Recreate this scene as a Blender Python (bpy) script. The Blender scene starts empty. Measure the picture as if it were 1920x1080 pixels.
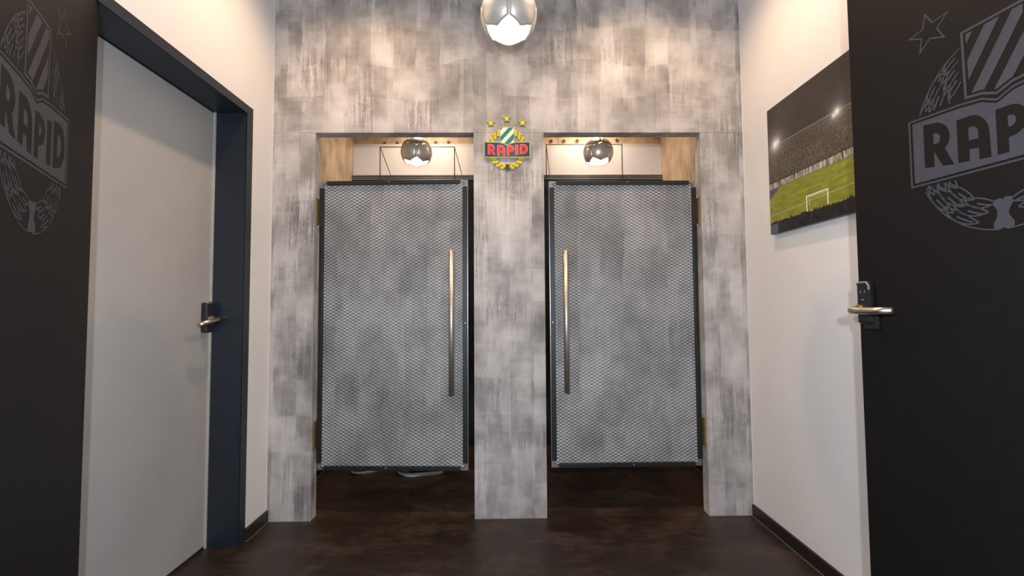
import bpy, bmesh, math, random
from mathutils import Vector, Matrix
random.seed(7)
sc = bpy.context.scene
COL = sc.collection

# ------------------------------------------------------------------ camera, world, lights, exposure
F_PX, PITCH, YAW, ROLL = 826.68, .0444, .0147, -.0065
cam_d = bpy.data.cameras.new('camera'); cam = bpy.data.objects.new('camera', cam_d); COL.objects.link(cam)
cam_d.sensor_width = 36.0; cam_d.sensor_fit = 'HORIZONTAL'; cam_d.lens = F_PX / 1920 * 36.0
cam_d.clip_start = .02
def cam_axes():
    z = Vector((0, 0, 1)); xa = Vector((math.cos(YAW), -math.sin(YAW), 0)); f0 = Vector((math.sin(YAW), math.cos(YAW), 0))
    fw = math.cos(PITCH) * f0 + math.sin(PITCH) * z
    za = -math.sin(PITCH) * f0 + math.cos(PITCH) * z
    return math.cos(ROLL) * xa + math.sin(ROLL) * za, -math.sin(ROLL) * xa + math.cos(ROLL) * za, fw
r_, u_, f_ = cam_axes()
m = Matrix((r_, u_, -f_)).transposed().to_4x4(); m.translation = (0, 0, 1.1)
cam.matrix_world = m
sc.camera = cam

vs = sc.view_settings
vs.view_transform = 'Standard'; vs.look = 'None'; vs.gamma = 1.0; vs.use_curve_mapping = False
vs.exposure = 0.12

w = bpy.data.worlds.new('world'); sc.world = w; w.use_nodes = True
w.node_tree.nodes['Background'].inputs[0].default_value = (.80, .88, 1.0, 1)
w.node_tree.nodes['Background'].inputs[1].default_value = .35

WARM = (1.0, .69, .44)
COOL = (.84, .91, 1.0)
def spot(name, loc, energy, color, angle, blend, radius=.035):
    d = bpy.data.lights.new(name, 'SPOT'); d.energy = energy; d.color = color
    d.spot_size = math.radians(angle); d.spot_blend = blend; d.shadow_soft_size = radius
    o = bpy.data.objects.new(name, d); COL.objects.link(o); o.location = loc
    return o
def point(name, loc, energy, color, radius):
    d = bpy.data.lights.new(name, 'POINT'); d.energy = energy; d.color = color; d.shadow_soft_size = radius
    o = bpy.data.objects.new(name, d); COL.objects.link(o); o.location = loc
    return o
# recessed ceiling spots of the passage
spot('ceiling_or_fill_spot', (-.68, 1.72, 3.06), 66, WARM, 132, .75)
spot('ceiling_or_fill_spot', (.74, 1.72, 3.06), 66, WARM, 132, .75)
# rear room: two added fill spots that brighten it, no such fixture known
spot('ceiling_or_fill_spot', (-.62, 3.28, 2.76), 36, (1.0, .76, .55), 165, 1.0, .06)
spot('ceiling_or_fill_spot', (.69, 3.34, 2.76), 36, (1.0, .76, .55), 165, 1.0, .06)
# the photographer's two flash heads beside the lens
point('camera_flash', (-.14, -.05, 1.25), 64, COOL, .02)
point('camera_flash', (.11, -.05, 1.25), 64, COOL, .02)

# ------------------------------------------------------------------ node helpers / materials
class NT:
    def __init__(s, name):
        s.m = bpy.data.materials.new(name); s.m.use_nodes = True; s.t = s.m.node_tree
        s.b = s.t.nodes['Principled BSDF']
    def n(s, kind, **kw):
        nd = s.t.nodes.new(kind)
        for k, v in kw.items(): setattr(nd, k, v)
        return nd
    def link(s, a, b): s.t.links.new(a, b)
    def val(s, sock, v):
        if isinstance(v, (int, float)): sock.default_value = v
        elif isinstance(v, tuple): sock.default_value = v if len(v) == len(sock.default_value) else tuple(v) + (1,)
        else: s.link(v, sock)
    def math(s, op, a, b=0.0, c=None, clamp=False):
        nd = s.n('ShaderNodeMath', operation=op); nd.use_clamp = clamp
        s.val(nd.inputs[0], a); s.val(nd.inputs[1], b)
        if c is not None: s.val(nd.inputs[2], c)
        return nd.outputs[0]
    def coord(s, scale=(1, 1, 1), loc=(0, 0, 0), kind='Object'):
        tc = s.n('ShaderNodeTexCoord'); mp = s.n('ShaderNodeMapping')
        s.link(tc.outputs[kind], mp.inputs[0]); mp.inputs['Scale'].default_value = scale; mp.inputs['Location'].default_value = loc
        return mp.outputs[0]
    def noise(s, vec, scale, detail=4, rough=.55, dist=0):
        nd = s.n('ShaderNodeTexNoise'); s.link(vec, nd.inputs['Vector'])
        nd.inputs['Scale'].default_value = scale; nd.inputs['Detail'].default_value = detail
        nd.inputs['Roughness'].default_value = rough; nd.inputs['Distortion'].default_value = dist
        return nd.outputs['Fac']
    def vor(s, vec, scale, metric='CHEBYCHEV'):
        nd = s.n('ShaderNodeTexVoronoi', distance=metric); s.link(vec, nd.inputs['Vector']); nd.inputs['Scale'].default_value = scale
        sep = s.n('ShaderNodeSeparateColor'); s.link(nd.outputs['Color'], sep.inputs[0])
        return sep.outputs[0]
    def ramp(s, fac, stops):
        nd = s.n('ShaderNodeValToRGB'); s.link(fac, nd.inputs[0]); cr = nd.color_ramp
        while len(cr.elements) < len(stops): cr.elements.new(.5)
        for e, (p, c) in zip(cr.elements, stops):
            e.position = p; e.color = (c, c, c, 1) if isinstance(c, (int, float)) else tuple(c) + (1,)
        return nd.outputs[0]
    def mix(s, fac, a, b, mode='MIX'):
        nd = s.n('ShaderNodeMix', data_type='RGBA', blend_type=mode)
        s.val(nd.inputs['Factor'], fac); s.val(nd.inputs['A'], a) if False else None
        s.val(nd.inputs[6], a); s.val(nd.inputs[7], b)
        return nd.outputs[2]
    def bump(s, h, strength, dist=.01):
        nd = s.n('ShaderNodeBump'); nd.inputs['Strength'].default_value = strength; nd.inputs['Distance'].default_value = dist
        s.link(h, nd.inputs['Height']); s.link(nd.outputs[0], s.b.inputs['Normal'])
    def set(s, **kw):
        for k, v in kw.items(): s.val(s.b.inputs[k.replace('_', ' ')], v)
        return s

def plain(name, col, rough=.5, metal=0.0, var=.06, scale=30, **kw):
    t = NT(name); nz = t.noise(t.coord(), scale, 3)
    a = tuple(max(0, c * (1 - var)) for c in col); b = tuple(min(1, c * (1 + var)) for c in col)
    t.link(t.ramp(nz, [(.3, a), (.7, b)]), t.b.inputs['Base Color'])
    t.set(Roughness=rough, Metallic=metal, **kw)
    return t.m
def emit(name, col, strength):
    t = NT(name); t.set(Base_Color=col, Emission_Color=col, Emission_Strength=strength, Roughness=.6)
    return t.m

def concrete(name, tint=(1, 1, 1), seed=0.0, patch=1.0, grain=1.0):
    t = NT(name)
    co = lambda *s: t.coord(s, (seed, seed * .7, seed * 1.3))
    sep = t.n('ShaderNodeSeparateXYZ'); t.link(co(1, 1, 1), sep.inputs[0])
    X_ = t.math('ADD', sep.outputs[0], sep.outputs[1]); Z_ = sep.outputs[2]
    wob = t.math('SUBTRACT', t.noise(co(1.3, 1.3, 2.2), 2, 3), .5)
    wob2 = t.math('SUBTRACT', t.noise(co(14, 14, 5), 1, 4), .5)
    def strokes(fx, fz, off, along):
        """brush strokes: constant across a strip, drifting softly along it"""
        a, b_ = (X_, Z_) if along == 'z' else (Z_, X_)
        q = t.math('ADD', t.math('MULTIPLY', t.math('ADD', a, t.math('ADD', t.math('MULTIPLY', wob, .035 if along == 'z' else .16), t.math('MULTIPLY', wob2, .012))), fx), off)
        cell = t.math('FLOOR', q); fr = t.math('FRACT', q)
        cb = t.n('ShaderNodeCombineXYZ'); t.val(cb.inputs[0], t.math('MULTIPLY', cell, 7.31)); t.val(cb.inputs[1], t.math('MULTIPLY', b_, fz)); t.val(cb.inputs[2], t.math('MULTIPLY', fr, .35))
        return t.math('SUBTRACT', t.noise(cb.outputs[0], 1, 3, .6), .5)
    big = t.noise(co(2.6, 2.6, 1.8), 1.7, 5, .6)
    streak = t.noise(co(95, 95, 4.5), 1, 5, .7, .3)            # vertical brush grain
    cross = t.noise(co(5, 5, 60), 1, 4, .6)                    # horizontal drags
    where = t.ramp(strokes(6.5, 3.0, 3.3, 'z'), [(.02, 0.0), (.12, 1.0)])
    v = t.math('MULTIPLY', strokes(8.0, 3.4, .0, 'z'), .85 * patch)
    v = t.math('ADD', v, t.math('MULTIPLY', strokes(13.0, 4.6, 5.7, 'z'), .55 * patch))
    v = t.math('ADD', v, t.math('MULTIPLY', strokes(5.3, 4.4, 9.1, 'x'), .48 * patch))
    v = t.math('ADD', v, t.math('MULTIPLY', big, .52))
    gr = t.math('SUBTRACT', streak, .5)
    v = t.math('ADD', v, t.math('MULTIPLY', t.math('MULTIPLY', gr, t.math('ADD', .16, where)), .95 * grain))
    v = t.math('ADD', v, t.math('MULTIPLY', t.math('SUBTRACT', cross, .5), .10 * grain))
    crag = t.noise(co(150, 150, 75), 1, 4, .75)                 # crumbly specks inside the grainy strokes
    v = t.math('ADD', v, t.math('MULTIPLY', t.math('MULTIPLY', t.math('SUBTRACT', crag, .5), t.math('ADD', .12, where)), .55 * grain))
    v = t.math('ADD', v, .205)
    c = lambda k: tuple(k * x for x in tint)
    col = t.ramp(v, [(.20, c(.17)), (.38, c(.29)), (.54, c(.43)), (.76, c(.57))])
    t.link(col, t.b.inputs['Base Color'])
    h = t.math('ADD', t.math('MULTIPLY', streak, .7), t.math('MULTIPLY', v, .8))
    t.bump(h, .35, .004)
    t.set(Roughness=.62)
    return t.m

M = {}
M['concrete'] = concrete('grey_brushed_plaster', (1.06, .99, .95))
M['panel'] = concrete('grey_panel_plaster', (1.34, 1.27, 1.22), 3.7, .55, .25)
M['wc_wall'] = concrete('tan_plaster', (1.35, 1.02, .70), 9.1, .6, .8)
def white_wall():
    t = NT('white_wall_paint'); nz = t.noise(t.coord(), 2.0, 3); fine = t.noise(t.coord(), 220, 2)
    t.link(t.ramp(nz, [(.3, (.69, .665, .645)), (.7, (.73, .705, .685))]), t.b.inputs['Base Color'])
    t.bump(fine, .08, .001); t.set(Roughness=.75)
    return t.m
M['white'] = white_wall()
def floor_mat():
    t = NT('dark_brown_floor')
    a = t.noise(t.coord((1, 1.7, 1)), 3.2, 8, .62, .4); b = t.noise(t.coord((1, 2.2, 1)), 14, 6, .65, .2); c = t.noise(t.coord(), 90, 3)
    v = t.math('ADD', t.math('MULTIPLY', a, .62), t.math('ADD', t.math('MULTIPLY', b, .30), t.math('MULTIPLY', c, .08)))
    t.link(t.ramp(v, [(.32, (.010, .006, .005)), (.50, (.024, .0145, .0105)), (.62, (.052, .034, .024)), (.74, (.095, .066, .048))]), t.b.inputs['Base Color'])
    t.link(t.ramp(v, [(.3, .34), (.7, .52)]), t.b.inputs['Roughness'])
    t.bump(v, .12, .003)
    return t.m
M['floor'] = floor_mat()
M['ceiling'] = plain('ceiling_white', (.74, .72, .70), .8)
M['frame_blue'] = plain('blue_black_metal', (.013, .018, .027), .42, 0, .05)
M['leaf'] = plain('black_door_laminate', (.0075, .0064, .0064), .5, 0, .08, Specular_IOR_Level=.16)
M['decal'] = plain('grey_decal_film', (.052, .050, .060), .5, 0, .05, Specular_IOR_Level=.16)
M['greydoor'] = plain('grey_door_laminate', (.36, .345, .33), .5, 0, .03, 6)
M['seal'] = plain('pale_seal', (.42, .43, .40), .6)
M['base'] = plain('dark_skirting', (.018, .012, .010), .45)
M['bead'] = plain('pale_bead', (.62, .60, .57), .6)
M['sealant'] = plain('grey_sealant', (.16, .14, .125), .6)
M['steel'] = plain('brushed_steel', (.62, .58, .52), .48, 1.0, .08, 80)
M['lever'] = plain('satin_steel', (.66, .59, .50), .3, 1.0, .05, 80)
M['black'] = plain('black_plastic', (.010, .010, .011), .35)
M['silver'] = plain('silver_trim', (.55, .54, .53), .35, 1.0)
M['mark'] = plain('grey_print', (.20, .20, .21), .5)
M['mesh'] = plain('dark_expanded_metal', (.026, .025, .024), .55, .25, .15)
M['dframe'] = plain('dark_steel_frame', (.030, .031, .033), .42, .5)
M['alu'] = plain('aluminium_edge', (.42, .42, .42), .35, .9)
M['brass'] = plain('brass_hinge', (.55, .39, .17), .32, 1.0)
M['navy'] = plain('black_blue_panel', (.012, .014, .020), .3, 0, .5, 18)
M['ledge'] = plain('grey_ledge_profile', (.34, .32, .32), .4, .6)
M['whitepanel'] = plain('white_rear_panel', (.66, .64, .63), .5, 0, .02)
M['hole'] = plain('hole_shade', (.05, .030, .018), .7)
M['hole_rim'] = plain('hole_rim', (.34, .26, .18), .7)
M['wire'] = plain('black_wire', (.02, .018, .018), .5)
M['lampshell'] = plain('champagne_metal_shell', (.72, .67, .60), .36, .55, .10, 14)
M['cord'] = plain('black_cord', (.012, .011, .010), .6)
M['diff'] = emit('lamp_diffuser', (1.0, .86, .62), 9.0)
M['diff_rear'] = emit('lamp_diffuser_rear', (1.0, .84, .58), 12.0)
M['em_yellow'] = plain('emblem_yellow', (.72, .58, .03), .35)
M['em_edge'] = plain('emblem_olive_edge', (.46, .44, .10), .4)
M['em_olive'] = plain('emblem_dark_olive', (.16, .12, .01), .4)
M['em_blue'] = plain('emblem_blue', (.030, .048, .120), .25)
M['em_red'] = plain('emblem_red', (.72, .045, .025), .3)
M['em_pink'] = plain('emblem_letter_edge', (.75, .30, .24), .3)
M['em_green'] = plain('emblem_green', (.030, .200, .120), .3)
M['em_white'] = plain('emblem_white', (.66, .70, .68), .3)
M['em_knot'] = plain('emblem_knot', (.05, .04, .015), .4)
M['sole'] = plain('white_sole', (.80, .82, .85), .5)
M['sh_dark'] = plain('shoe_navy_mesh', (.015, .020, .035), .6)
M['sh_blue'] = plain('shoe_blue', (.03, .24, .38), .5)
M['sh_orange'] = plain('shoe_orange', (.60, .26, .08), .5)
M['sh_grey'] = plain('shoe_tan', (.30, .24, .19), .6)
M['lace'] = plain('shoe_lace', (.6, .6, .6), .7)

# ------------------------------------------------------------------ mesh helpers
def link(o, parent=None):
    COL.objects.link(o)
    if parent is not None: o.parent = parent
    return o
def obj(name, bm, mat, parent=None, smooth=False):
    me = bpy.data.meshes.new(name); bm.normal_update(); bm.to_mesh(me); bm.free()
    me.materials.append(M[mat] if isinstance(mat, str) else mat)
    if smooth:
        for p in me.polygons: p.use_smooth = True
    return link(bpy.data.objects.new(name, me), parent)
def tag(o, label, cat=None, kind=None, group=None):
    o['label'] = label
    if cat: o['category'] = cat
    if kind: o['kind'] = kind
    if group: o['group'] = group
    return o
def empty(name, loc, rz=0):
    o = bpy.data.objects.new(name, None); o.empty_display_size = .05; COL.objects.link(o)
    o.location = loc; o.rotation_euler = (0, 0, rz); return o
def box(bm, x0, x1, y0, y1, z0, z1, bevel=0):
    vs_ = [bm.verts.new((x, y, z)) for x in (x0, x1) for y in (y0, y1) for z in (z0, z1)]
    fs = [bm.faces.new([vs_[i] for i in f]) for f in ((0, 1, 3, 2), (4, 6, 7, 5), (0, 4, 5, 1), (2, 3, 7, 6), (0, 2, 6, 4), (1, 5, 7, 3))]
    if bevel:
        es = list({e for f in fs for e in f.edges})
        bmesh.ops.bevel(bm, geom=es, offset=bevel, segments=2, affect='EDGES', profile=.5)
    return bm
def bx(*a, bevel=0): return box(bmesh.new(), *a, bevel=bevel)
def tube(bm, pts, rad, seg=12, cap=True):
    pts = [Vector(p) for p in pts]; rings = []
    rads = rad if isinstance(rad, (list, tuple)) else [rad] * len(pts)
    prev = None
    for i, p in enumerate(pts):
        a = pts[max(i - 1, 0)]; b = pts[min(i + 1, len(pts) - 1)]; d = (b - a).normalized()
        if prev is None:
            ref = Vector((0, 0, 1)) if abs(d.z) < .9 else Vector((1, 0, 0)); n1 = d.cross(ref).normalized()
        else: n1 = (prev - d * prev.dot(d)).normalized()
        prev = n1; n2 = d.cross(n1)
        rings.append([bm.verts.new(p + rads[i] * (math.cos(t) * n1 + math.sin(t) * n2)) for t in (2 * math.pi * k / seg for k in range(seg))])
    for A, B in zip(rings, rings[1:]):
        for k in range(seg): bm.faces.new((A[k], A[(k + 1) % seg], B[(k + 1) % seg], B[k]))
    if cap: bm.faces.new(rings[0][::-1]); bm.faces.new(rings[-1])
    return bm
def flat(loops, depth, org, U, V):
    """2-D outlines (outer loops and holes) as a plate of real thickness on the plane org + u U + v V, raised along U x V"""
    cu = bpy.data.curves.new('tmp', 'CURVE'); cu.dimensions = '2D'; cu.fill_mode = 'BOTH'; cu.extrude = depth / 2
    for lp in loops:
        sp = cu.splines.new('POLY'); sp.points.add(len(lp) - 1); sp.use_cyclic_u = True
        for p, q in zip(sp.points, lp): p.co = (q[0], q[1], 0, 1)
    o = bpy.data.objects.new('tmp', cu); COL.objects.link(o)
    dg = bpy.context.evaluated_depsgraph_get(); dg.update()
    me = bpy.data.meshes.new_from_object(o.evaluated_get(dg))
    bm = bmesh.new(); bm.from_mesh(me)
    bpy.data.objects.remove(o); bpy.data.curves.remove(cu); bpy.data.meshes.remove(me)
    U, V, org = Vector(U), Vector(V), Vector(org); N = U.cross(V)
    for v in bm.verts: v.co = org + U * v.co.x + V * v.co.y + N * (v.co.z + depth / 2)
    return bm
def ribbon(pts, wd, closed=False):
    """outline of a thick 2-D line"""
    n = len(pts); L, R = [], []
    for i in range(n):
        a = pts[(i - 1) % n] if closed or i else pts[0]; b = pts[(i + 1) % n] if closed or i < n - 1 else pts[-1]
        dx, dy = b[0] - a[0], b[1] - a[1]; l = math.hypot(dx, dy) or 1
        k = wd / 2
        L.append((pts[i][0] - dy / l * k, pts[i][1] + dx / l * k)); R.append((pts[i][0] + dy / l * k, pts[i][1] - dx / l * k))
    return [L, R] if closed else [L + R[::-1]]
def arc(cx, cy, rx, ry, a0, a1, n=10):
    return [(cx + rx * math.cos(math.radians(a0 + (a1 - a0) * i / n)), cy + ry * math.sin(math.radians(a0 + (a1 - a0) * i / n))) for i in range(n + 1)]
def star(cx, cy, r, rot=0, inner=.40):
    return [(cx + (r if i % 2 == 0 else r * inner) * math.cos(math.radians(90 + rot + 36 * i)), cy + (r if i % 2 == 0 else r * inner) * math.sin(math.radians(90 + rot + 36 * i))) for i in range(10)]

# letters in a unit box (outer loop, holes)
def letter(ch):
    if ch == 'R':
        return [[(0, 0), (0, 1), (.42, 1)] + arc(.42, .66, .48, .34, 90, -52, 12)[1:] + [(1, 0), (.62, 0), (.34, .36), (.34, 0)],
                [(.34, .52), (.34, .76), (.45, .76)] + arc(.45, .64, .13, .12, 90, -90, 6)[1:]]
    if ch == 'A':
        return [[(0, 0), (0, .97), (.40, 1.0)] + arc(.45, .55, .53, .45, 90, 0, 8) + [(1, 0), (.65, 0), (.65, .26), (.36, .26), (.36, 0)],
                [(.36, .46), (.36, .74), (.48, .75)] + arc(.48, .62, .17, .13, 90, 0, 5)[1:] + [(.65, .46)]]
    if ch == 'P':
        return [[(0, 0), (0, 1), (.45, 1)] + arc(.45, .66, .55, .34, 90, -90, 12)[1:] + [(.38, .32), (.38, 0)],
                [(.38, .54), (.38, .78), (.48, .78)] + arc(.48, .66, .16, .12, 90, -90, 6)[1:]]
    if ch == 'I': return [[(0, 0), (0, 1), (1, 1), (1, 0)]]
    if ch == 'D':
        return [[(0, 0), (0, 1), (.40, 1)] + arc(.40, .5, .60, .5, 90, -90, 14)[1:],
                [(.33, .25), (.33, .75), (.42, .75)] + arc(.42, .5, .24, .25, 90, -90, 8)[1:]]
def letter_at(ch, x0, x1, y0, y1, skew=0.0):
    return [[(x0 + p[0] * (x1 - x0), y0 + p[1] * (y1 - y0) + skew * (p[0] - .5)) for p in lp] for lp in letter(ch)]
def clip(poly, f):
    """cut a convex/any polygon by half-plane f(p) >= 0"""
    out = []
    for i, p in enumerate(poly):
        q = poly[(i + 1) % len(poly)]; a, b = f(p), f(q)
        if a >= 0: out.append(p)
        if a * b < 0: t = a / (a - b); out.append((p[0] + t * (q[0] - p[0]), p[1] + t * (q[1] - p[1])))
    return out

# ------------------------------------------------------------------ the setting
XL, XR, YF, YB = -1.2456, 1.3004, 2.35, 3.60
XD = -1.395                                    # plane of the closed grey door
DY0, DY1, DZ = 1.17, 2.117, 2.055              # its recess
CEIL = 3.12
S = 'structure'
tag(obj('floor', bx(-2.2, 2.2, -1.5, 3.75, -.06, 0), 'floor'), 'dark brown mottled smooth floor running through the passage', 'floor', S)
tag(obj('ceiling', bx(-1.6, 1.6, .36, 3.75, CEIL, CEIL + .06), 'ceiling'), 'white ceiling above the passage', 'ceiling', S)
b = bmesh.new()
box(b, XL - .19, XL, .36, DY0, 0, CEIL); box(b, XL - .19, XL, DY0, DY1, DZ, CEIL); box(b, XL - .19, XL, DY1, YF + .07, 0, CEIL)
wl = tag(obj('wall_left', b, 'white'), 'white painted wall around the recessed grey door', 'wall', S)
wr = tag(obj('wall_right', bx(XR, XR + .15, .36, YF + .07, 0, CEIL), 'white'), 'white painted wall behind the stadium picture', 'wall', S)
b = bmesh.new(); box(b, XL, -.80, .36, .44, 0, CEIL); box(b, 1.235, XR, .36, .44, 0, CEIL); box(b, -.80, 1.235, .36, .44, 2.16, CEIL)
tag(obj('wall_front', b, 'white'), 'white wall around the doorway of the two black doors', 'wall', S)
# plaster-clad dividing wall with two openings
X1, X2, XO1, XO2, HO = -.1677, .2108, -1.018, 1.064, 2.048
wm = tag(obj('wall_middle', bx(XL, XR, YF, YF + .068, HO, CEIL), 'concrete'), 'grey brushed plaster wall above the two openings', 'wall', S)
obj('pillar', bx(XL, XO1, YF + .001, YF + .067, 0, HO), 'concrete', wm)
obj('pillar', bx(X1, X2, YF + .001, YF + .067, 0, HO), 'concrete', wm)
obj('pillar', bx(XO2, XR, YF + .001, YF + .067, 0, HO), 'concrete', wm)
for i, x in enumerate((XL, XR)):
    tag(obj('trim_%d' % (i + 1), bx(x - .003 if i else x, x if i else x + .003, YF - .004, YF, .06, CEIL), 'bead'), ('thin pale bead in the left corner of the plaster wall', 'thin pale bead in the right corner of the plaster wall')[i], 'trim', S)
# rear room
tag(obj('wall_rear_left', bx(XL - .15, XL, YF + .071, YB + .1, 0, 2.80), 'wc_wall'), 'tan plaster side wall seen through the left opening', 'wall', S)
tag(obj('wall_rear_right', bx(XR, XR + .15, YF + .071, YB + .1, 0, 2.80), 'wc_wall'), 'tan plaster side wall seen through the right opening', 'wall', S)
tag(obj('ceiling_rear', bx(XL, XR, YF + .071, YB, 2.80, 2.84), 'ceiling'), 'white ceiling of the rear room', 'ceiling', S)
wb = tag(obj('wall_back', bx(XL, XR, YB, YB + .1, 0, 2.80), 'wc_wall'), 'tan plaster rear wall with a row of round holes', 'wall', S)
obj('white_panel', bx(XL + .002, XR - .002, YB - .012, YB, 2.18, 2.452), 'whitepanel', wb)
pre = obj('dark_panel', bx(XL + .002, XR - .002, 3.575, YB - .012, 0, 2.160), 'navy', wb)
for z0, z1, y0 in ((2.150, 2.158, 3.570), (2.166, 2.172, 3.571), (2.180, 2.189, 3.570)):
    obj('ledge_profile', bx(XL + .003, XR - .003, y0, YB - .013, z0, z1), 'ledge', wb)
obj('ledge_core', bx(XL + .003, XR - .003, 3.575, YB - .014, 2.160, 2.188), 'navy', wb)
for x in (-.992, -.887, -.57, -.464, .385, .491, .602, .934):
    z = 2.459 + .0125 * (x + 1)
    bm = tube(bmesh.new(), [(x, YB - .004, z), (x, YB + .001, z)], .0165, 16)
    rim = obj('anchor_hole', bm, 'hole_rim', wb)
    obj('hole_shade_disc', tube(bmesh.new(), [(x, YB - .0055, z + .002), (x, YB, z + .002)], .0125, 16), 'hole', rim)  # raised disc, its dark colour stands in for the shade inside the hole
# skirting boards
def skirting(name, x, y0, y1, side, label):
    t = .012
    o = tag(obj(name, bx(x if side > 0 else x - t, x + t if side > 0 else x, y0, y1, .0025, .060, bevel=.002), 'base'), label, 'skirting', S)
    obj('sealant_bead', bx(x + (0 if side > 0 else -t - .0015), x + (t + .0015 if side > 0 else 0), y0, y1, 0, .0025), 'sealant', o)
skirting('baseboard_left', XL, DY1 + .045, YF - .001, 1, 'short dark skirting beside the grey door recess')
skirting('baseboard_right', XR, .45, YF - .001, -1, 'long dark skirting along the white wall under the picture')
skirting('baseboard_rear_left', XL, YF + .075, 3.34, 1, 'dark skirting behind the left swing door')
skirting('baseboard_rear_right', XR, YF + .075, 3.34, -1, 'dark skirting behind the right swing door')

# ------------------------------------------------------------------ recessed grey door with its dark steel frame
d1 = tag(empty('door_1', (XD, (DY0 + DY1) / 2, 0)), 'closed light grey door deep in a blue black steel frame', 'door', S)
o0 = Vector((XD, (DY0 + DY1) / 2, 0))
def local(bm, org):
    bmesh.ops.translate(bm, verts=bm.verts, vec=-Vector(org)); return bm
obj('door_panel', local(bx(XD - .04, XD, DY0 + .012, DY1 - .012, .012, DZ - .012, bevel=.002), o0), 'greydoor', d1)
T = .008
obj('jamb', local(bx(XD - .04, XL + .002, DY1 - T, DY1, 0, DZ), o0), 'frame_blue', d1)
obj('jamb', local(bx(XD - .04, XL + .002, DY0, DY0 + T, 0, DZ), o0), 'frame_blue', d1)
obj('frame_head', local(bx(XD - .04, XL + .002, DY0 + T, DY1 - T, DZ - T, DZ), o0), 'frame_blue', d1)
b = bmesh.new(); box(b, XL, XL + .004, DY1 - T, DY1 + .040, 0, DZ + .032); box(b, XL, XL + .004, DY0 - .03, DY0 + T, 0, DZ + .032); box(b, XL, XL + .004, DY0 + T, DY1 - T, DZ - T, DZ + .032)
obj('face_frame', local(b, o0), 'frame_blue', d1)
obj('seal', local(bx(XD, XD + .006, DY1 - T - .010, DY1 - T, 0, DZ - T), o0), 'seal', d1)
# its lock case and lever
yl = 2.062
lk = obj('lock_case', local(bx(XD, XD + .030, yl - .022, yl + .022, .995, 1.132, bevel=.006), o0), 'black', d1)
obj('lock_cap', local(bx(XD + .004, XD + .031, yl - .019, yl + .019, 1.126, 1.136, bevel=.003), o0), 'silver', lk)
lv = obj('lever_handle', local(tube(bmesh.new(), [(XD + .03, yl, 1.055), (XD + .055, yl, 1.055), (XD + .075, yl - .008, 1.055), (XD + .082, yl - .03, 1.054), (XD + .078, yl - .075, 1.046), (XD + .066, yl - .125, 1.035)], [.0105, .0105, .0105, .0105, .0105, .010], 14), o0), 'lever', d1, True)
obj('collar', local(tube(bmesh.new(), [(XD + .03, yl, 1.055), (XD + .038, yl, 1.055)], .017, 18), o0), 'lever', lv)

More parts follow.
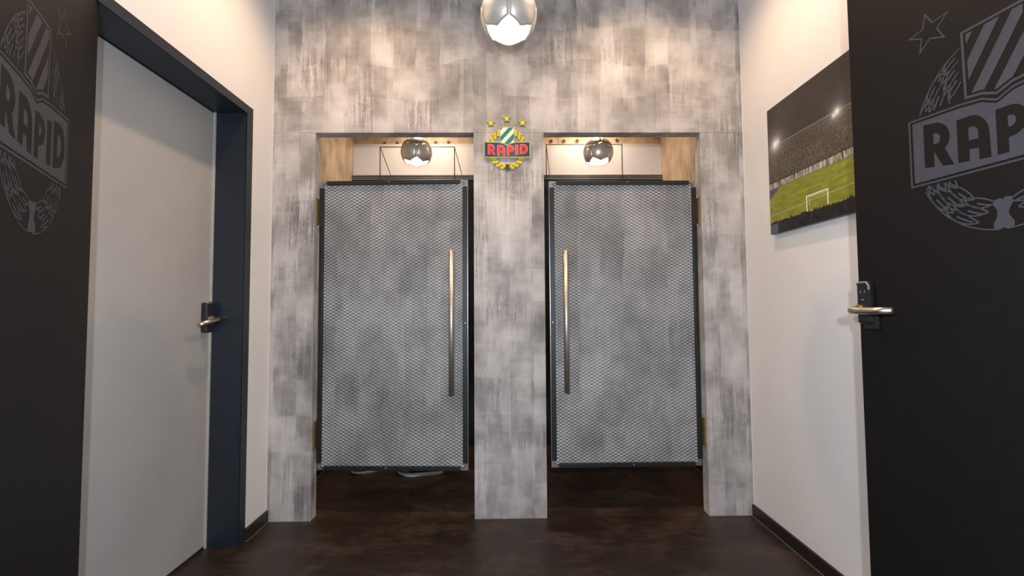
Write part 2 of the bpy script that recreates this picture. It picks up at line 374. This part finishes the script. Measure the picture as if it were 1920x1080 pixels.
# ------------------------------------------------------------------ the two open black doors with the big grey emblem
EU = .389
def big_emblem(parent, org, U, V):
    """parts of the tone-on-tone club emblem; 2-D origin = emblem axis on the floor"""
    t = .0002
    wd = .20
    def P(name, loops, mat='decal', par=parent, lift=0.0):
        N = Vector(U).cross(Vector(V))
        return obj(name, flat(loops, t, Vector(org) + N * lift, U, V), mat, par)
    def ban(ins):
        return [(-wd + ins, 1.418 + ins), (-wd + ins, 1.602 - ins), (-.075, 1.596 - ins), (-.030, 1.590 - ins), (0, 1.574 - ins), (.030, 1.590 - ins), (.075, 1.596 - ins), (wd - ins, 1.602 - ins), (wd - ins, 1.418 + ins)]
    bn = P('emblem_banner', [ban(.0105)])
    P('banner_outline', [ban(0), ban(.0045)], par=bn)
    for ch, x0, x1, y0, y1, sk in (('R', -.162, -.093, 1.457, 1.572, -.012), ('A', -.084, -.016, 1.447, 1.557, -.008), ('P', -.004, .053, 1.443, 1.549, 0), ('I', .064, .089, 1.446, 1.554, .004), ('D', .103, .178, 1.455, 1.570, .012)):
        P('emblem_letter', letter_at(ch, x0, x1, y0, y1, sk), 'leaf', bn, t)
    # shield with diagonal stripes
    sh = [(-.066, 1.772), (.066, 1.772), (.064, 1.602), (.030, 1.598), (0, 1.584), (-.030, 1.598), (-.064, 1.602)]
    si = [(-.0605, 1.766), (.0605, 1.766), (.0585, 1.6075), (.028, 1.6035), (0, 1.590), (-.028, 1.6035), (-.0585, 1.6075)]
    so = P('emblem_shield', [sh, si])
    inner = [(-.055, 1.761), (.055, 1.761), (.053, 1.612), (.026, 1.6085), (0, 1.596), (-.026, 1.6085), (-.053, 1.612)]
    slope = 1.75
    for k in (-1, 0, 1, 2, 3):
        c0 = 1.555 + k * .092; c1 = c0 + .050
        p = clip(clip(inner, lambda q: q[1] - slope * q[0] - c0), lambda q: c1 - (q[1] - slope * q[0]))
        if len(p) > 2: P('shield_stripe', [p], par=so)
    # wreath, drawn as leaf outlines along an ellipse, hidden behind banner and shield
    def ell(a, k): return (math.cos(a) * (.115 + .07 * k), 1.512 + math.sin(a) * (.170 + .07 * k))
    def vis(p): return not (1.414 < p[1] < 1.606) and not (abs(p[0]) < .069 and p[1] > 1.6)
    lines = []
    def add(pts, wl=.0034):
        run = []
        for p in pts:
            if vis(p): run.append(p)
            else:
                if len(run) > 2: lines.extend(ribbon(run, wl))
                run = []
        if len(run) > 2: lines.extend(ribbon(run, wl))
    for sd in (1, -1):
        for row, (k0, k1, off) in enumerate(((.0, .36, 0), (.32, .68, 5), (.64, 1.0, 10))):
            for j in range(9):
                a0 = math.radians(-84 + off + j * 20); a1 = a0 + math.radians(30)
                for bow in (-1, 1):
                    pts = []
                    for i in range(13):
                        f = i / 12; a = a0 + (a1 - a0) * f
                        k = (k0 + k1) / 2 + .16 * (f - .5) * (1 if row < 2 else .2) + bow * (k1 - k0) * .46 * math.sin(math.pi * f) ** .9
                        x, y = ell(a, min(1, max(0, k))); pts.append((sd * x, y))
                    add(pts)
                pts = []
                for i in range(7):
                    f = .15 + .4 * i / 6; a = a0 + (a1 - a0) * f; x, y = ell(a, (k0 + k1) / 2 + .04 * f); pts.append((sd * x, y))
                add(pts, .004)
        add([(sd * ell(math.radians(-88 + i * 4), 1.0)[0], ell(math.radians(-88 + i * 4), 1.0)[1]) for i in range(40)], .003)
    bmw = bmesh.new()
    for lp in lines:            # each stroke a thin strip of quads
        n = len(lp) // 2
        Uv, Vv = Vector(U), Vector(V); N = Uv.cross(Vv)
        vv = [bmw.verts.new(Vector(org) + Uv * x + Vv * y + N * t) for x, y in lp]
        for i in range(n - 1): bmw.faces.new((vv[i], vv[i + 1], vv[-2 - i], vv[-1 - i]))
    wo = obj('emblem_wreath', bmw, 'decal', parent); wo['kind'] = 'stuff'
    P('emblem_knot', [arc(-.008, 1.336, .0095, .0095, 200, 20, 8)[::-1][:0] + [(-.018, 1.330), (-.016, 1.341), (-.006, 1.344), (0, 1.340), (.006, 1.345), (.017, 1.343), (.019, 1.330), (.012, 1.316), (.010, 1.306), (.014, 1.297), (.020, 1.287), (.019, 1.275), (.010, 1.270), (0, 1.275), (-.010, 1.270), (-.019, 1.275), (-.019, 1.287), (-.012, 1.300), (-.011, 1.316)]], lift=.0002)
    for x, y, rot in ((-.137, 1.820, 8), (0, 1.893, 0), (.139, 1.820, -8)):
        P('emblem_star', [star(x, y, .056, rot), star(x, y, .0455, rot)])
LEAF_W, LEAF_T, LEAF_H = .97, .042, 2.13
def open_door(name, hinge, edge, handed, label):
    """local x runs from the hinge to the free edge; visible face at local y = 0"""
    hinge, edge = Vector(hinge), Vector(edge); d = edge - hinge
    e = tag(empty(name, (hinge.x, hinge.y, 0), math.atan2(d.y, d.x)), label, 'door', S)
    yf = 1 if handed == 'right' else -1           # side the visible face looks to in local y
    b = bx(0, LEAF_W, -LEAF_T if yf > 0 else 0, 0 if yf > 0 else LEAF_T, .010, LEAF_H, bevel=.0015)
    obj('door_panel', b, 'leaf', e)
    U = (-1, 0, 0) if yf > 0 else (1, 0, 0)
    big_emblem(e, (LEAF_W - (EU - .017 if yf > 0 else .355 + .060), .0002 * yf, 0), U, (0, 0, 1))
    for z in (.25, 1.05, 1.9):
        obj('hinge', tube(bmesh.new(), [(-.006, .006 * yf, z), (-.006, .006 * yf, z + .1)], .007, 12), 'silver', e)
    return e, yf
dr, yf = open_door('door_2', (1.201, .385), (1.094, 1.349), 'right', 'open black door with lever handle and large grey emblem')
dl, _ = open_door('door_3', (-.776, .503), (-1.256, 1.346), 'left', 'open black door without handle, large grey emblem, beside grey door')
# lock and lever on the right-hand one
xs = LEAF_W - .034
lk = obj('lock_case', bx(xs - .020, xs + .022, 0, .022, 1.045, 1.172, bevel=.007), 'black', dr)
cap_pts = [(xs - .0185, .020, 1.146), (xs - .0185, .020, 1.160), (xs - .012, .020, 1.1685), (xs + .014, .020, 1.1685), (xs + .020, .020, 1.163)]
obj('lock_cap', tube(bmesh.new(), cap_pts, .0036, 8), 'silver', lk)
for dx in (-.007, .007):
    obj('reader_symbol', ribm := flat([arc(0, 0, .0045, .0055, 120, 240, 6) + arc(0, 0, .0025, .0035, 240, 120, 6)] if dx > 0 else [arc(0, 0, .0045, .0055, -60, 60, 6) + arc(0, 0, .0025, .0035, 60, -60, 6)], .0006, (xs + dx * .5, .0222, 1.141), (-1, 0, 0), (0, 0, 1)), 'mark', lk)
obj('maker_mark', bx(xs - .005, xs + .004, .022, .0226, 1.1155, 1.1180), 'mark', lk)
obj('lock_base', bx(xs - .034, xs + .010, 0, .012, 1.028, 1.075, bevel=.003), 'black', dr)
lz = 1.088
lv = obj('lever_handle', tube(bmesh.new(), [(xs + .006, .022, lz), (xs + .006, .046, lz - .001), (xs + .004, .058, lz - .002), (xs - .006, .066, lz - .003), (xs - .03, .068, lz - .004), (xs - .075, .064, lz - .004), (xs - .122, .055, lz - .003)], .0105, 16), 'lever', dr, True)
obj('collar', tube(bmesh.new(), [(xs + .006, .022, lz), (xs + .006, .030, lz)], .015, 18), 'brass', lv)

# ------------------------------------------------------------------ swing doors with expanded metal
def swing_door(name, x0, x1, hinge_left, yaw, label):
    z0, z1 = .237, 1.800
    W = x1 - x0; H = z1 - z0; s = 1 if hinge_left else -1
    e = tag(empty(name, (x0 if hinge_left else x1, 2.432, 0), yaw), label, 'door', S)
    # local: x from 0 to s*W, front face towards -y
    X = lambda a, c: (min(s * a, s * c), max(s * a, s * c))
    obj('door_panel', bx(*X(0, W), -.006, .014, z0, z1), 'panel', e)
    obj('panel_edge', bx(*X(W, W + .003), -.010, .014, z0, z1), 'alu', e)
    fw, g, y0, y1 = .021, .038, -.024, -.006
    for a, c, p, q in ((g, W - g, z1 - fw, z1), (g, W - g, z0, z0 + fw)):
        obj('frame_strip', bx(*X(a, c), y0, y1, p, q, bevel=.0015), 'dframe', e)
    for a, c in ((0, fw), (W - fw - .004, W)):
        obj('frame_strip', bx(*X(a, c), y0, y1, z0 + g, z1 - g, bevel=.0015), 'dframe', e)
    for a, c in ((0, g), (W - g, W)):
        for p, q in ((z0, z0 + g), (z1 - g, z1)):
            b = bmesh.new(); lo = z0 if p == z0 else z1
            zz = (p, p + .017) if p == z0 else (q - .017, q)
            box(b, *X(a, c), -.012, -.0055, *zz)
            xx = (a, a + .018) if a == 0 else (c - .018, c)
            rest = (zz[1], q) if p == z0 else (p, zz[0])
            box(b, *X(*xx), -.012, -.0055, *rest)
            cp = obj('corner_plate', b, 'alu', e)
            cx = s * (a + c) / 2; cz = (p + q) / 2
    for a, zc in ((W * .47, z1 - .010), (W - .018, z1 - .020), (W * .46, z0 + .012), (W - .010, z0 + H * .5), (.018, z0 + .020)):
        obj('screw', tube(bmesh.new(), [(s * a, -.0245, zc), (s * a, -.0275, zc)], [.005, .003], 10), 'silver', e)
    # the mesh: two families of slanting strands
    pw, ph, t = .0313, .0179, .0019
    bm = bmesh.new(); xa, xb, za, zb = .012, W - .014, z0 + .010, z1 - .010
    ym = -.013
    ang = math.atan2(ph, pw)
    for fam in (1, -1):
        m_ = fam * ph / pw
        c = za - (m_ * xb if fam > 0 else m_ * xa) - ph
        lo = min(za - m_ * xa, za - m_ * xb); hi = max(zb - m_ * xa, zb - m_ * xb)
        c = math.floor(lo / ph) * ph
        while c < hi:
            # line z = m x + c clipped to the rectangle
            xs_ = sorted([max(xa, min(xb, (za - c) / m_)), max(xa, min(xb, (zb - c) / m_))])
            u0, u1 = xs_
            if u1 - u0 > .004:
                p = Vector((s * u0, ym, m_ * u0 + c)); q = Vector((s * u1, ym, m_ * u1 + c))
                dd = (q - p).normalized(); nn = Vector((-dd.z, 0, dd.x)) * t / 2; hh = Vector((0, .0011, 0))
                k = .0009 * fam
                A = [bm.verts.new(p + v + Vector((0, k, 0))) for v in (nn + hh, nn - hh, -nn - hh, -nn + hh)]
                B = [bm.verts.new(q + v + Vector((0, k, 0))) for v in (nn + hh, nn - hh, -nn - hh, -nn + hh)]
                for i in range(4): bm.faces.new((A[i], A[(i + 1) % 4], B[(i + 1) % 4], B[i]))
            c += ph
    bmesh.ops.recalc_face_normals(bm, faces=bm.faces)
    obj('wire_mesh', bm, 'mesh', e)['kind'] = 'stuff'
    # long pull bar
    hx = s * (W - .078)
    pb = obj('pull_bar', tube(bmesh.new(), [(hx, -.072, .645), (hx, -.072, 1.405)], .0138, 20), 'steel', e, True)
    for z in (.74, 1.31):
        obj('standoff', tube(bmesh.new(), [(hx, -.072, z), (hx, -.018, z)], .009, 12), 'steel', pb)
    # brass pivot hinges on the jamb side
    for z in (.352, 1.545):
        hg = obj('hinge', bx(*X(-.002, .005), -.068, -.026, z, z + .155, bevel=.001), 'brass', e)
        for zz in (z - .008, z + .150):
            obj('hinge_knuckle', tube(bmesh.new(), [(s * .004, -.046, zz), (s * .004, -.046, zz + .014)], .005, 12), 'silver', hg)
    return e
swing_door('door_4', -1.015, -.205, True, -.040, 'left swing door of grey panel behind dark diamond wire mesh')
swing_door('door_5', .246, 1.061, False, .004, 'right swing door of grey panel behind dark diamond wire mesh')

# ------------------------------------------------------------------ football pendant lamps
def pendant(name, c, R, top, rot, label, dmat):
    e = tag(empty(name, c), label, 'lamp', None, 'football shaped pendant lamps')
    n = 5; wlon = 2 * math.pi / n; side = wlon / math.sqrt(3)
    m0 = math.log(math.tan(math.radians(20)))
    def sph(lon, mm, r):
        th = 2 * math.atan(math.exp(mm)); return Vector((r * math.sin(th) * math.cos(lon), r * math.sin(th) * math.sin(lon), -r * math.cos(th)))
    def hexmesh(nm, mc):
        """one curved hexagonal panel in Mercator coordinates around (0, mc)"""
        bm = bmesh.new(); K = 5; ring_prev = None; outer = []
        def pt(i, k, r):     # i-th corner fraction along outline, k in 0..1
            cr = [(side * math.sin(math.pi / 3 * j), side * math.cos(math.pi / 3 * j)) for j in range(7)]
            j = int(i); f = i - j; a = cr[j % 6]; b2 = cr[(j + 1) % 6] if j < 6 else cr[1]
            x = (a[0] + (b2[0] - a[0]) * f) * k * .982; y = (a[1] + (b2[1] - a[1]) * f) * k * .982
            return sph(x, mc + y, r)
        puff = lambda k: R * (1 + .010 * (1 - k ** 4))
        cen = bm.verts.new(pt(0, 0, puff(0))); prev = None; steps = 24
        for q in range(1, K + 1):
            k = q / K; ring = [bm.verts.new(pt(6 * i / steps, k, puff(k))) for i in range(steps)]
            for i in range(steps):
                j = (i + 1) % steps
                if prev is None: bm.faces.new((cen, ring[i], ring[j]))
                else: bm.faces.new((prev[i], ring[i], ring[j], prev[j]))
            prev = ring
        inn = [bm.verts.new(pt(6 * i / steps, 1, R * .972)) for i in range(steps)]
        for i in range(steps): j = (i + 1) % steps; bm.faces.new((prev[i], inn[i], inn[j], prev[j]))
        bmesh.ops.recalc_face_normals(bm, faces=bm.faces)
        me = bpy.data.meshes.new(nm); bm.to_mesh(me); bm.free(); me.materials.append(M['lampshell'])
        for p in me.polygons: p.use_smooth = True
        return me
    row1 = hexmesh('panel', m0 + side); row2 = hexmesh('panel', m0 + 2.5 * side)
    for i in range(n):
        o = link(bpy.data.objects.new('panel', row1), e); o.rotation_euler = (0, 0, rot + wlon * i)
        o = link(bpy.data.objects.new('panel', row2), e); o.rotation_euler = (0, 0, rot + wlon * (i + .5))
    # inner liner (keeps the light inside) and top cap
    bm = bmesh.new(); steps = 60; rows = 14
    mt = m0 + 2.5 * side + side * .5
    prev = None
    for q in range(rows + 1):
        ring = []
        for i in range(steps):
            lon = 2 * math.pi * i / steps
            ph_ = ((lon - rot) / wlon) % 1.0; tri = abs(ph_ - .5) * 2 if False else 1 - abs(2 * ph_ - 1)   # 0 at panel centre lines, 1 between
            lo = m0 + .5 * side * tri + .03
            mm = lo + (2.6 - lo) * (q / rows)
            ring.append(bm.verts.new(sph(lon, mm, R * .968)))
        if prev:
            for i in range(steps): j = (i + 1) % steps; bm.faces.new((prev[i], prev[j], ring[j], ring[i]))
        prev = ring
    bm.faces.new(prev)
    obj('liner', bm, 'lampshell', e, True)
    bm = bmesh.new(); prev = None
    for q in range(7):
        th = math.radians(180 - 45 * (1 - q / 6) - .01)
        ring = [bm.verts.new((R * .985 * math.sin(th) * math.cos(a), R * .985 * math.sin(th) * math.sin(a), -R * .985 * math.cos(th))) for a in (2 * math.pi * i / 30 for i in range(30))]
        if prev:
            for i in range(30): j = (i + 1) % 30; bm.faces.new((prev[i], prev[j], ring[j], ring[i]))
        prev = ring
    obj('top_cap', bm, 'lampshell', e, True)
    bm = bmesh.new(); bmesh.ops.create_uvsphere(bm, u_segments=24, v_segments=14, radius=R * .80)
    bmesh.ops.translate(bm, verts=bm.verts, vec=(0, 0, R * -.02)); obj('bulb_diffuser', bm, dmat, e, True)
    obj('cord', tube(bmesh.new(), [(0, 0, R * .97), (0, 0, top - c[2])], .003, 8), 'cord', e)
    obj('cord_grip', tube(bmesh.new(), [(0, 0, R * .96), (0, 0, R * 1.06), (0, 0, R * 1.2)], [.014, .012, .005], 14), 'cord', e)
    obj('ceiling_rose', tube(bmesh.new(), [(0, 0, top - c[2] - .03), (0, 0, top - c[2])], [.03, .05], 20), 'lampshell', e)
pendant('pendant_lamp', (.019, 1.688, 2.254), .1105, CEIL, math.radians(-54), 'large silver football pendant lamp hanging before the plaster wall', 'diff')
pendant('pendant_lamp', (-.631, 3.116, 2.213), .1095, 2.80, math.radians(-42.6), 'football pendant lamp glowing above the left swing door', 'diff_rear')
pendant('pendant_lamp', (.691, 3.206, 2.243), .1095, 2.80, math.radians(-89), 'football pendant lamp glowing above the right swing door', 'diff_rear')

# ------------------------------------------------------------------ coloured emblem on the middle pillar
def wall_emblem():
    k = 3.293e-4
    C = Vector((.0135, YF + .001, 1.957))
    e = tag(empty('wall_emblem', C), 'small coloured crest with yellow wreath and three stars on middle pillar', 'emblem')
    c = lambda x, y: ((x - 528) * k, (650 - y) * k)
    L = lambda pts: [c(*p) for p in pts]
    def P(name, loops, y, t, mat, par=e): return obj(name, flat(loops, t, (0, -y, 0), (1, 0, 0), (0, 0, 1)), mat, par)
    for x, y in ((262, 222), (522, 150), (782, 218)):
        s_ = P('emblem_star', [star(*c(x, y), 74 * k, 0, .44)], 0, .005, 'em_olive')
        P('star_face', [star(*c(x, y), 60 * k, 0, .42)], .005, .002, 'em_yellow', s_)
    # wreath: leaves in pairs along the ring
    ring = P('emblem_wreath', [arc(0, 0, 316 * k, 346 * k, -87, 267, 60)[:-1] if False else arc(0, 0, 316 * k, 346 * k, 0, 354, 60), arc(0, 0, 246 * k, 270 * k, 0, 354, 60)], 0, .004, 'em_olive')
    bm0 = None
    for sd in (1, -1):
        for row in range(3):
            for j in range(11):
                a = math.radians(-80 + j * 15 + row * 4); q = .12 + .36 * row
                rx, ry = (246 + 72 * q) * k, (270 + 78 * q) * k
                x, y = sd * rx * math.cos(a), ry * math.sin(a)
                tx, ty = -sd * rx * math.sin(a), ry * math.cos(a); l = math.hypot(tx, ty); tx /= l; ty /= l
                ln, wd = 40 * k, 13 * k
                lf = [(x + tx * ln * u - ty * wd * v, y + ty * ln * u + tx * wd * v) for u, v in ((-1, 0), (-.4, .9), (.2, 1), (1, 0), (.2, -1), (-.4, -.9))]
                P('wreath_leaf', [lf], .004, .0015 + .0005 * row, 'em_yellow', ring)
    P('emblem_knot', [L([(500, 905), (535, 912), (568, 905), (560, 940), (556, 965), (568, 1003), (535, 998), (503, 1003), (510, 965), (506, 940)])], .004, .004, 'em_knot')
    sh = P('emblem_shield', [L([(398, 285), (655, 285), (652, 575), (528, 592), (404, 575)])], .001, .006, 'em_edge')
    inn = L([(412, 300), (641, 300), (639, 560), (560, 572), (528, 585), (496, 572), (416, 560)])
    P('shield_field', [inn], .007, .001, 'em_green', sh)
    for c0, c1 in ((806, 910), (1000, 1092), (1195, 1300)):
        f = lambda q: (q[0] / k + 528, 650 - q[1] / k)
        g = lambda q: f(q)[0] * 1.1 + f(q)[1]
        lo, hi = c0, c1
        p = clip(clip(inn, lambda q: g(q) - lo), lambda q: hi - g(q))
        if len(p) > 2: P('shield_stripe', [p], .008, .0006, 'em_white', sh)
    bn = P('emblem_banner', [L([(140, 535), (400, 538), (470, 560), (528, 588), (590, 560), (660, 538), (912, 535), (912, 803), (140, 803)])], .007, .004, 'em_edge')
    P('banner_field', [L([(160, 552), (398, 555), (465, 575), (528, 603), (592, 575), (662, 555), (893, 552), (893, 785), (160, 785)])], .011, .001, 'em_blue', bn)
    for ch, x0, x1, y0, y1, skw in (('R', 215, 335, 750, 585, -8), ('A', 368, 490, 768, 600, -8), ('P', 528, 636, 766, 605, 0), ('I', 660, 704, 755, 597, 0), ('D', 738, 860, 742, 585, 8)):
        (ax, ay), (bx_, by) = c(x0, y0), c(x1, y1)
        P('letter_edge', letter_at(ch, ax - 2.5 * k, bx_ + 2.5 * k, ay - 3 * k, by + 3 * k, skw * k), .012, .0010, 'em_pink', bn)
        i = 9 * k
        P('letter', letter_at(ch, ax + i * .6, bx_ - i * .6, ay + i * .4, by - i * .8, skw * k), .0130, .0008, 'em_red', bn)
wall_emblem()

# ------------------------------------------------------------------ stadium picture on the right wall
def stadium_material():
    t = NT('stadium_print'); uv = t.n('ShaderNodeUVMap'); sep = t.n('ShaderNodeSeparateXYZ'); t.link(uv.outputs[0], sep.inputs[0])
    u, v = sep.outputs[0], sep.outputs[1]
    Mx = t.math
    def between(x, a, b): return Mx('MULTIPLY', Mx('GREATER_THAN', x, a), Mx('LESS_THAN', x, b))
    def scaled(sx, sy):
        mp = t.n('ShaderNodeMapping'); t.link(uv.outputs[0], mp.inputs[0]); mp.inputs['Scale'].default_value = (sx, sy, 1); return mp.outputs[0]
    sky = t.ramp(t.noise(scaled(3, 3), 2), [(.3, (.016, .012, .011)), (.7, (.034, .025, .022))])
    crowd = t.ramp(t.noise(scaled(70, 55), 1.0, 5, .75), [(.32, (.012, .010, .009)), (.46, (.07, .055, .045)), (.60, (.15, .115, .095)), (.76, (.42, .37, .33))])
    tint = t.ramp(t.noise(scaled(9, 5), 1, 2), [(.35, (.75, .62, .55)), (.6, (.8, .95, .75))])
    crowd = t.mix(1.0, crowd, tint, 'MULTIPLY')
    rail = t.ramp(t.noise(scaled(130, 6), 1, 3, .8), [(.40, (.03, .025, .02)), (.52, (.36, .31, .26)), (.68, (.70, .62, .52))])
    grass = t.ramp(t.noise(scaled(14, 30), 1, 5, .7), [(.25, (.13, .135, .006)), (.5, (.21, .22, .016)), (.75, (.33, .34, .04))])
    fore = t.ramp(t.noise(scaled(40, 16), 1, 4, .7), [(.45, (.004, .004, .005)), (.66, (.02, .02, .024)), (.78, (.20, .2, .2))])
    wob = Mx('MULTIPLY', Mx('SUBTRACT', t.noise(scaled(60, 1), 1, 3), .5), .05)
    roof = Mx('ADD', .690, Mx('MULTIPLY', u, -.03))
    col = t.mix(Mx('LESS_THAN', v, roof), sky, crowd)
    col = t.mix(Mx('MULTIPLY', between(Mx('SUBTRACT', v, roof), -.13, 0.0), .35), col, (.035, .024, .020))
    col = t.mix(Mx('MULTIPLY', between(Mx('SUBTRACT', v, roof), -.008, .004), .5), col, (.22, .18, .15))
    col = t.mix(Mx('MULTIPLY', between(Mx('SUBTRACT', v, roof), -.034, -.030), .35), col, (.20, .16, .14))
    fv = Mx('ADD', v, Mx('MULTIPLY', wob, .3))
    col = t.mix(between(fv, .352, .402), col, rail)
    col = t.mix(between(fv, .398, .408), col, (.03, .025, .02))
    pv = Mx('ADD', v, Mx('MULTIPLY', Mx('SUBTRACT', .09, u), Mx('MULTIPLY', Mx('LESS_THAN', u, .09), .8)))
    col = t.mix(Mx('LESS_THAN', fv, .353), col, (.06, .065, .13))
    col = t.mix(Mx('LESS_THAN', Mx('ADD', pv, Mx('MULTIPLY', wob, .25)), .350), col, grass)
    line = lambda c0, sl, wd: between(Mx('SUBTRACT', v, Mx('ADD', c0, Mx('MULTIPLY', u, sl))), -wd, wd)
    col = t.mix(Mx('MULTIPLY', line(.145, .06, .003), .35), col, (.6, .62, .45))
    col = t.mix(Mx('MULTIPLY', line(.24, .03, .002), .2), col, (.6, .62, .45))
    gmask = between(u, .28, .424)
    for m_, s_ in ((between(u, .281, .287), between(v, .088, .203)), (between(u, .416, .422), between(v, .088, .203)), (gmask, between(v, .196, .204))):
        col = t.mix(Mx('MULTIPLY', m_, s_), col, (.80, .80, .74))
    for m_, s_ in ((between(u, .301, .304), between(v, .13, .192)), (between(u, .30, .41), between(v, .187, .190))):
        col = t.mix(Mx('MULTIPLY', Mx('MULTIPLY', m_, s_), .6), col, (.75, .75, .6))
    heads = t.ramp(t.noise(scaled(34, 1), 1, 4, .8), [(.45, 0.0), (.75, 1.0)])
    edge = Mx('ADD', .088, Mx('MULTIPLY', heads, .035))
    col = t.mix(Mx('LESS_THAN', v, edge), col, fore)
    col = t.mix(Mx('MULTIPLY', Mx('LESS_THAN', v, .075), Mx('LESS_THAN', u, .065)), col, (.07, .085, .12))
    def glow(cu, cv, r):
        du = Mx('MULTIPLY', Mx('SUBTRACT', u, cu), 1.5); dv = Mx('SUBTRACT', v, cv)
        d2 = Mx('ADD', Mx('MULTIPLY', du, du), Mx('MULTIPLY', dv, dv))
        return Mx('DIVIDE', r * r, Mx('ADD', d2, r * r))
    for cu, cv, r in ((.062, .695, .034), (.085, .705, .010), (.49, .668, .020), (.47, .655, .010)):
        g = Mx('POWER', glow(cu, cv, r), 1.2)
        col = t.mix(Mx('MINIMUM', Mx('MULTIPLY', g, 1.1), 1.0), col, (.95, .90, .84))
    t.link(col, t.b.inputs['Base Color']); t.set(Roughness=.35)
    return t.m
pic_y0, pic_y1, pz0, pz1, px = 1.18, 2.083, 1.440, 2.044, XR - .026
pc = tag(empty('wall_picture', (XR, (pic_y0 + pic_y1) / 2, pz0)), 'stadium photograph panel with floodlit green pitch on the right wall', 'picture')
po = (XR, (pic_y0 + pic_y1) / 2, pz0)
obj('picture_panel', local(bx(px + .001, XR - .004, pic_y0, pic_y1, pz0, pz1, bevel=.001), po), 'black', pc)
obj('wall_spacer', local(bx(XR - .004, XR, pic_y0 + .2, pic_y1 - .2, pz0 + .15, pz1 - .15), po), 'black', pc)
bm = bmesh.new(); uvl = bm.loops.layers.uv.new('UVMap')
vv = [bm.verts.new(p) for p in ((px, pic_y1, pz0), (px, pic_y0, pz0), (px, pic_y0, pz1), (px, pic_y1, pz1))]
f = bm.faces.new(vv)
for lp, q in zip(f.loops, ((0, 0), (1, 0), (1, 1), (0, 1))): lp[uvl].uv = q
obj('print', local(bm, po), stadium_material(), pc)

# ------------------------------------------------------------------ wire goals on the rear ledge
def goal(xa, xb, z1, sh, zs, label):
    y0, y1, z0 = 3.42, 3.566, 2.03
    org = ((xa + xb) / 2, y0, z0); r = .0035
    e = tag(empty('wire_goal', org), label, 'goal', None, 'wire goals on the rear wall')
    for x in (xa, xb):
        obj('post', local(tube(bmesh.new(), [(x, y0, z0), (x, y0, z1)], r, 8), org), 'wire', e)
        obj('stay', local(tube(bmesh.new(), [(x, y0, z1), (x + sh, y1, zs)], r * .75, 8), org), 'wire', e)
        obj('foot_bar', local(tube(bmesh.new(), [(x, y0, z0), (x, y1, z0)], r, 8), org), 'wire', e)
    obj('crossbar', local(tube(bmesh.new(), [(xa - r, y0, z1), (xb + r, y0, z1)], r, 8), org), 'wire', e)
goal(-.976, -.395, 2.365, .045, 2.185, 'thin black wire goal behind the left glowing lamp')
goal(.327, .927, 2.383, .040, 2.188, 'thin black wire goal behind the right glowing lamp')

# ------------------------------------------------------------------ trainers under the left swing door
def shoe(loc, rz, upper, accent, label):
    e = tag(empty('shoe', loc, rz), label, 'shoe', None, 'shoes behind the left swing door')
    Lh = .15
    def prof(x):      # half width along the length -1..1 (heel..toe)
        return (.034 + .014 * math.exp(-((x - .45) / .42) ** 2)) * max(.0, 1 - abs(x) ** 5) ** .5
    def body(nm, mat, z0f, z1f, scale, par=e):
        bm = bmesh.new(); rings = []
        N = 22
        for i in range(N + 1):
            x = -1 + 2 * i / N; xx = max(-.995, min(.995, x)); wd = prof(xx) * scale
            a, b2 = z0f(xx), z1f(xx); ring = []
            for k in range(12):
                t = math.pi * k / 11
                ring.append(bm.verts.new((Lh * xx * (1 if scale >= 1 else .985), -math.cos(t) * wd, a + (b2 - a) * math.sin(t) ** .45)))
            rings.append(ring)
        for A, B in zip(rings, rings[1:]):
            for k in range(11): bm.faces.new((A[k], A[k + 1], B[k + 1], B[k]))
            bm.faces.new((A[11], A[0], B[0], B[11]))
        bm.faces.new(rings[0]); bm.faces.new(rings[-1][::-1])
        bmesh.ops.recalc_face_normals(bm, faces=bm.faces)
        return obj(nm, bm, mat, par, True)
    body('sole', 'sole', lambda x: .010 * max(0, x - .35) ** 1.2 * 2 + .002 * (x < -.8), lambda x: .028 + .012 * max(0, x - .4) + .006 * max(0, -x - .4), 1.0)
    up = body('upper', upper, lambda x: .022, lambda x: .058 + .050 * (1 / (1 + math.exp((x - .08) * 7))) + .006 * max(0, -x), .93)
    body('toe_cap', accent, lambda x: .024, lambda x: .024 + .036 * (1 / (1 + math.exp((.55 - x) * 14))), .955)
    body('heel_counter', 'sh_orange', lambda x: .024, lambda x: .024 + .050 * (1 / (1 + math.exp((x + .70) * 16))), .955)
    for j in range(4):
        x = .05 + j * .022; z = .099 - j * .0125
        obj('lace', tube(bmesh.new(), [(x, -.022, z - .007), (x + .004, 0, z + .003), (x, .022, z - .007)], .0025, 6), 'lace', up)
shoe((-.570, 2.990, 0), math.radians(184), 'sh_dark', 'sh_blue', 'dark trainer with white sole and blue toe under left swing door')
shoe((-.900, 3.06, 0), math.radians(205), 'sh_grey', 'sh_dark', 'barely visible tan shoe beside the white soled trainer')
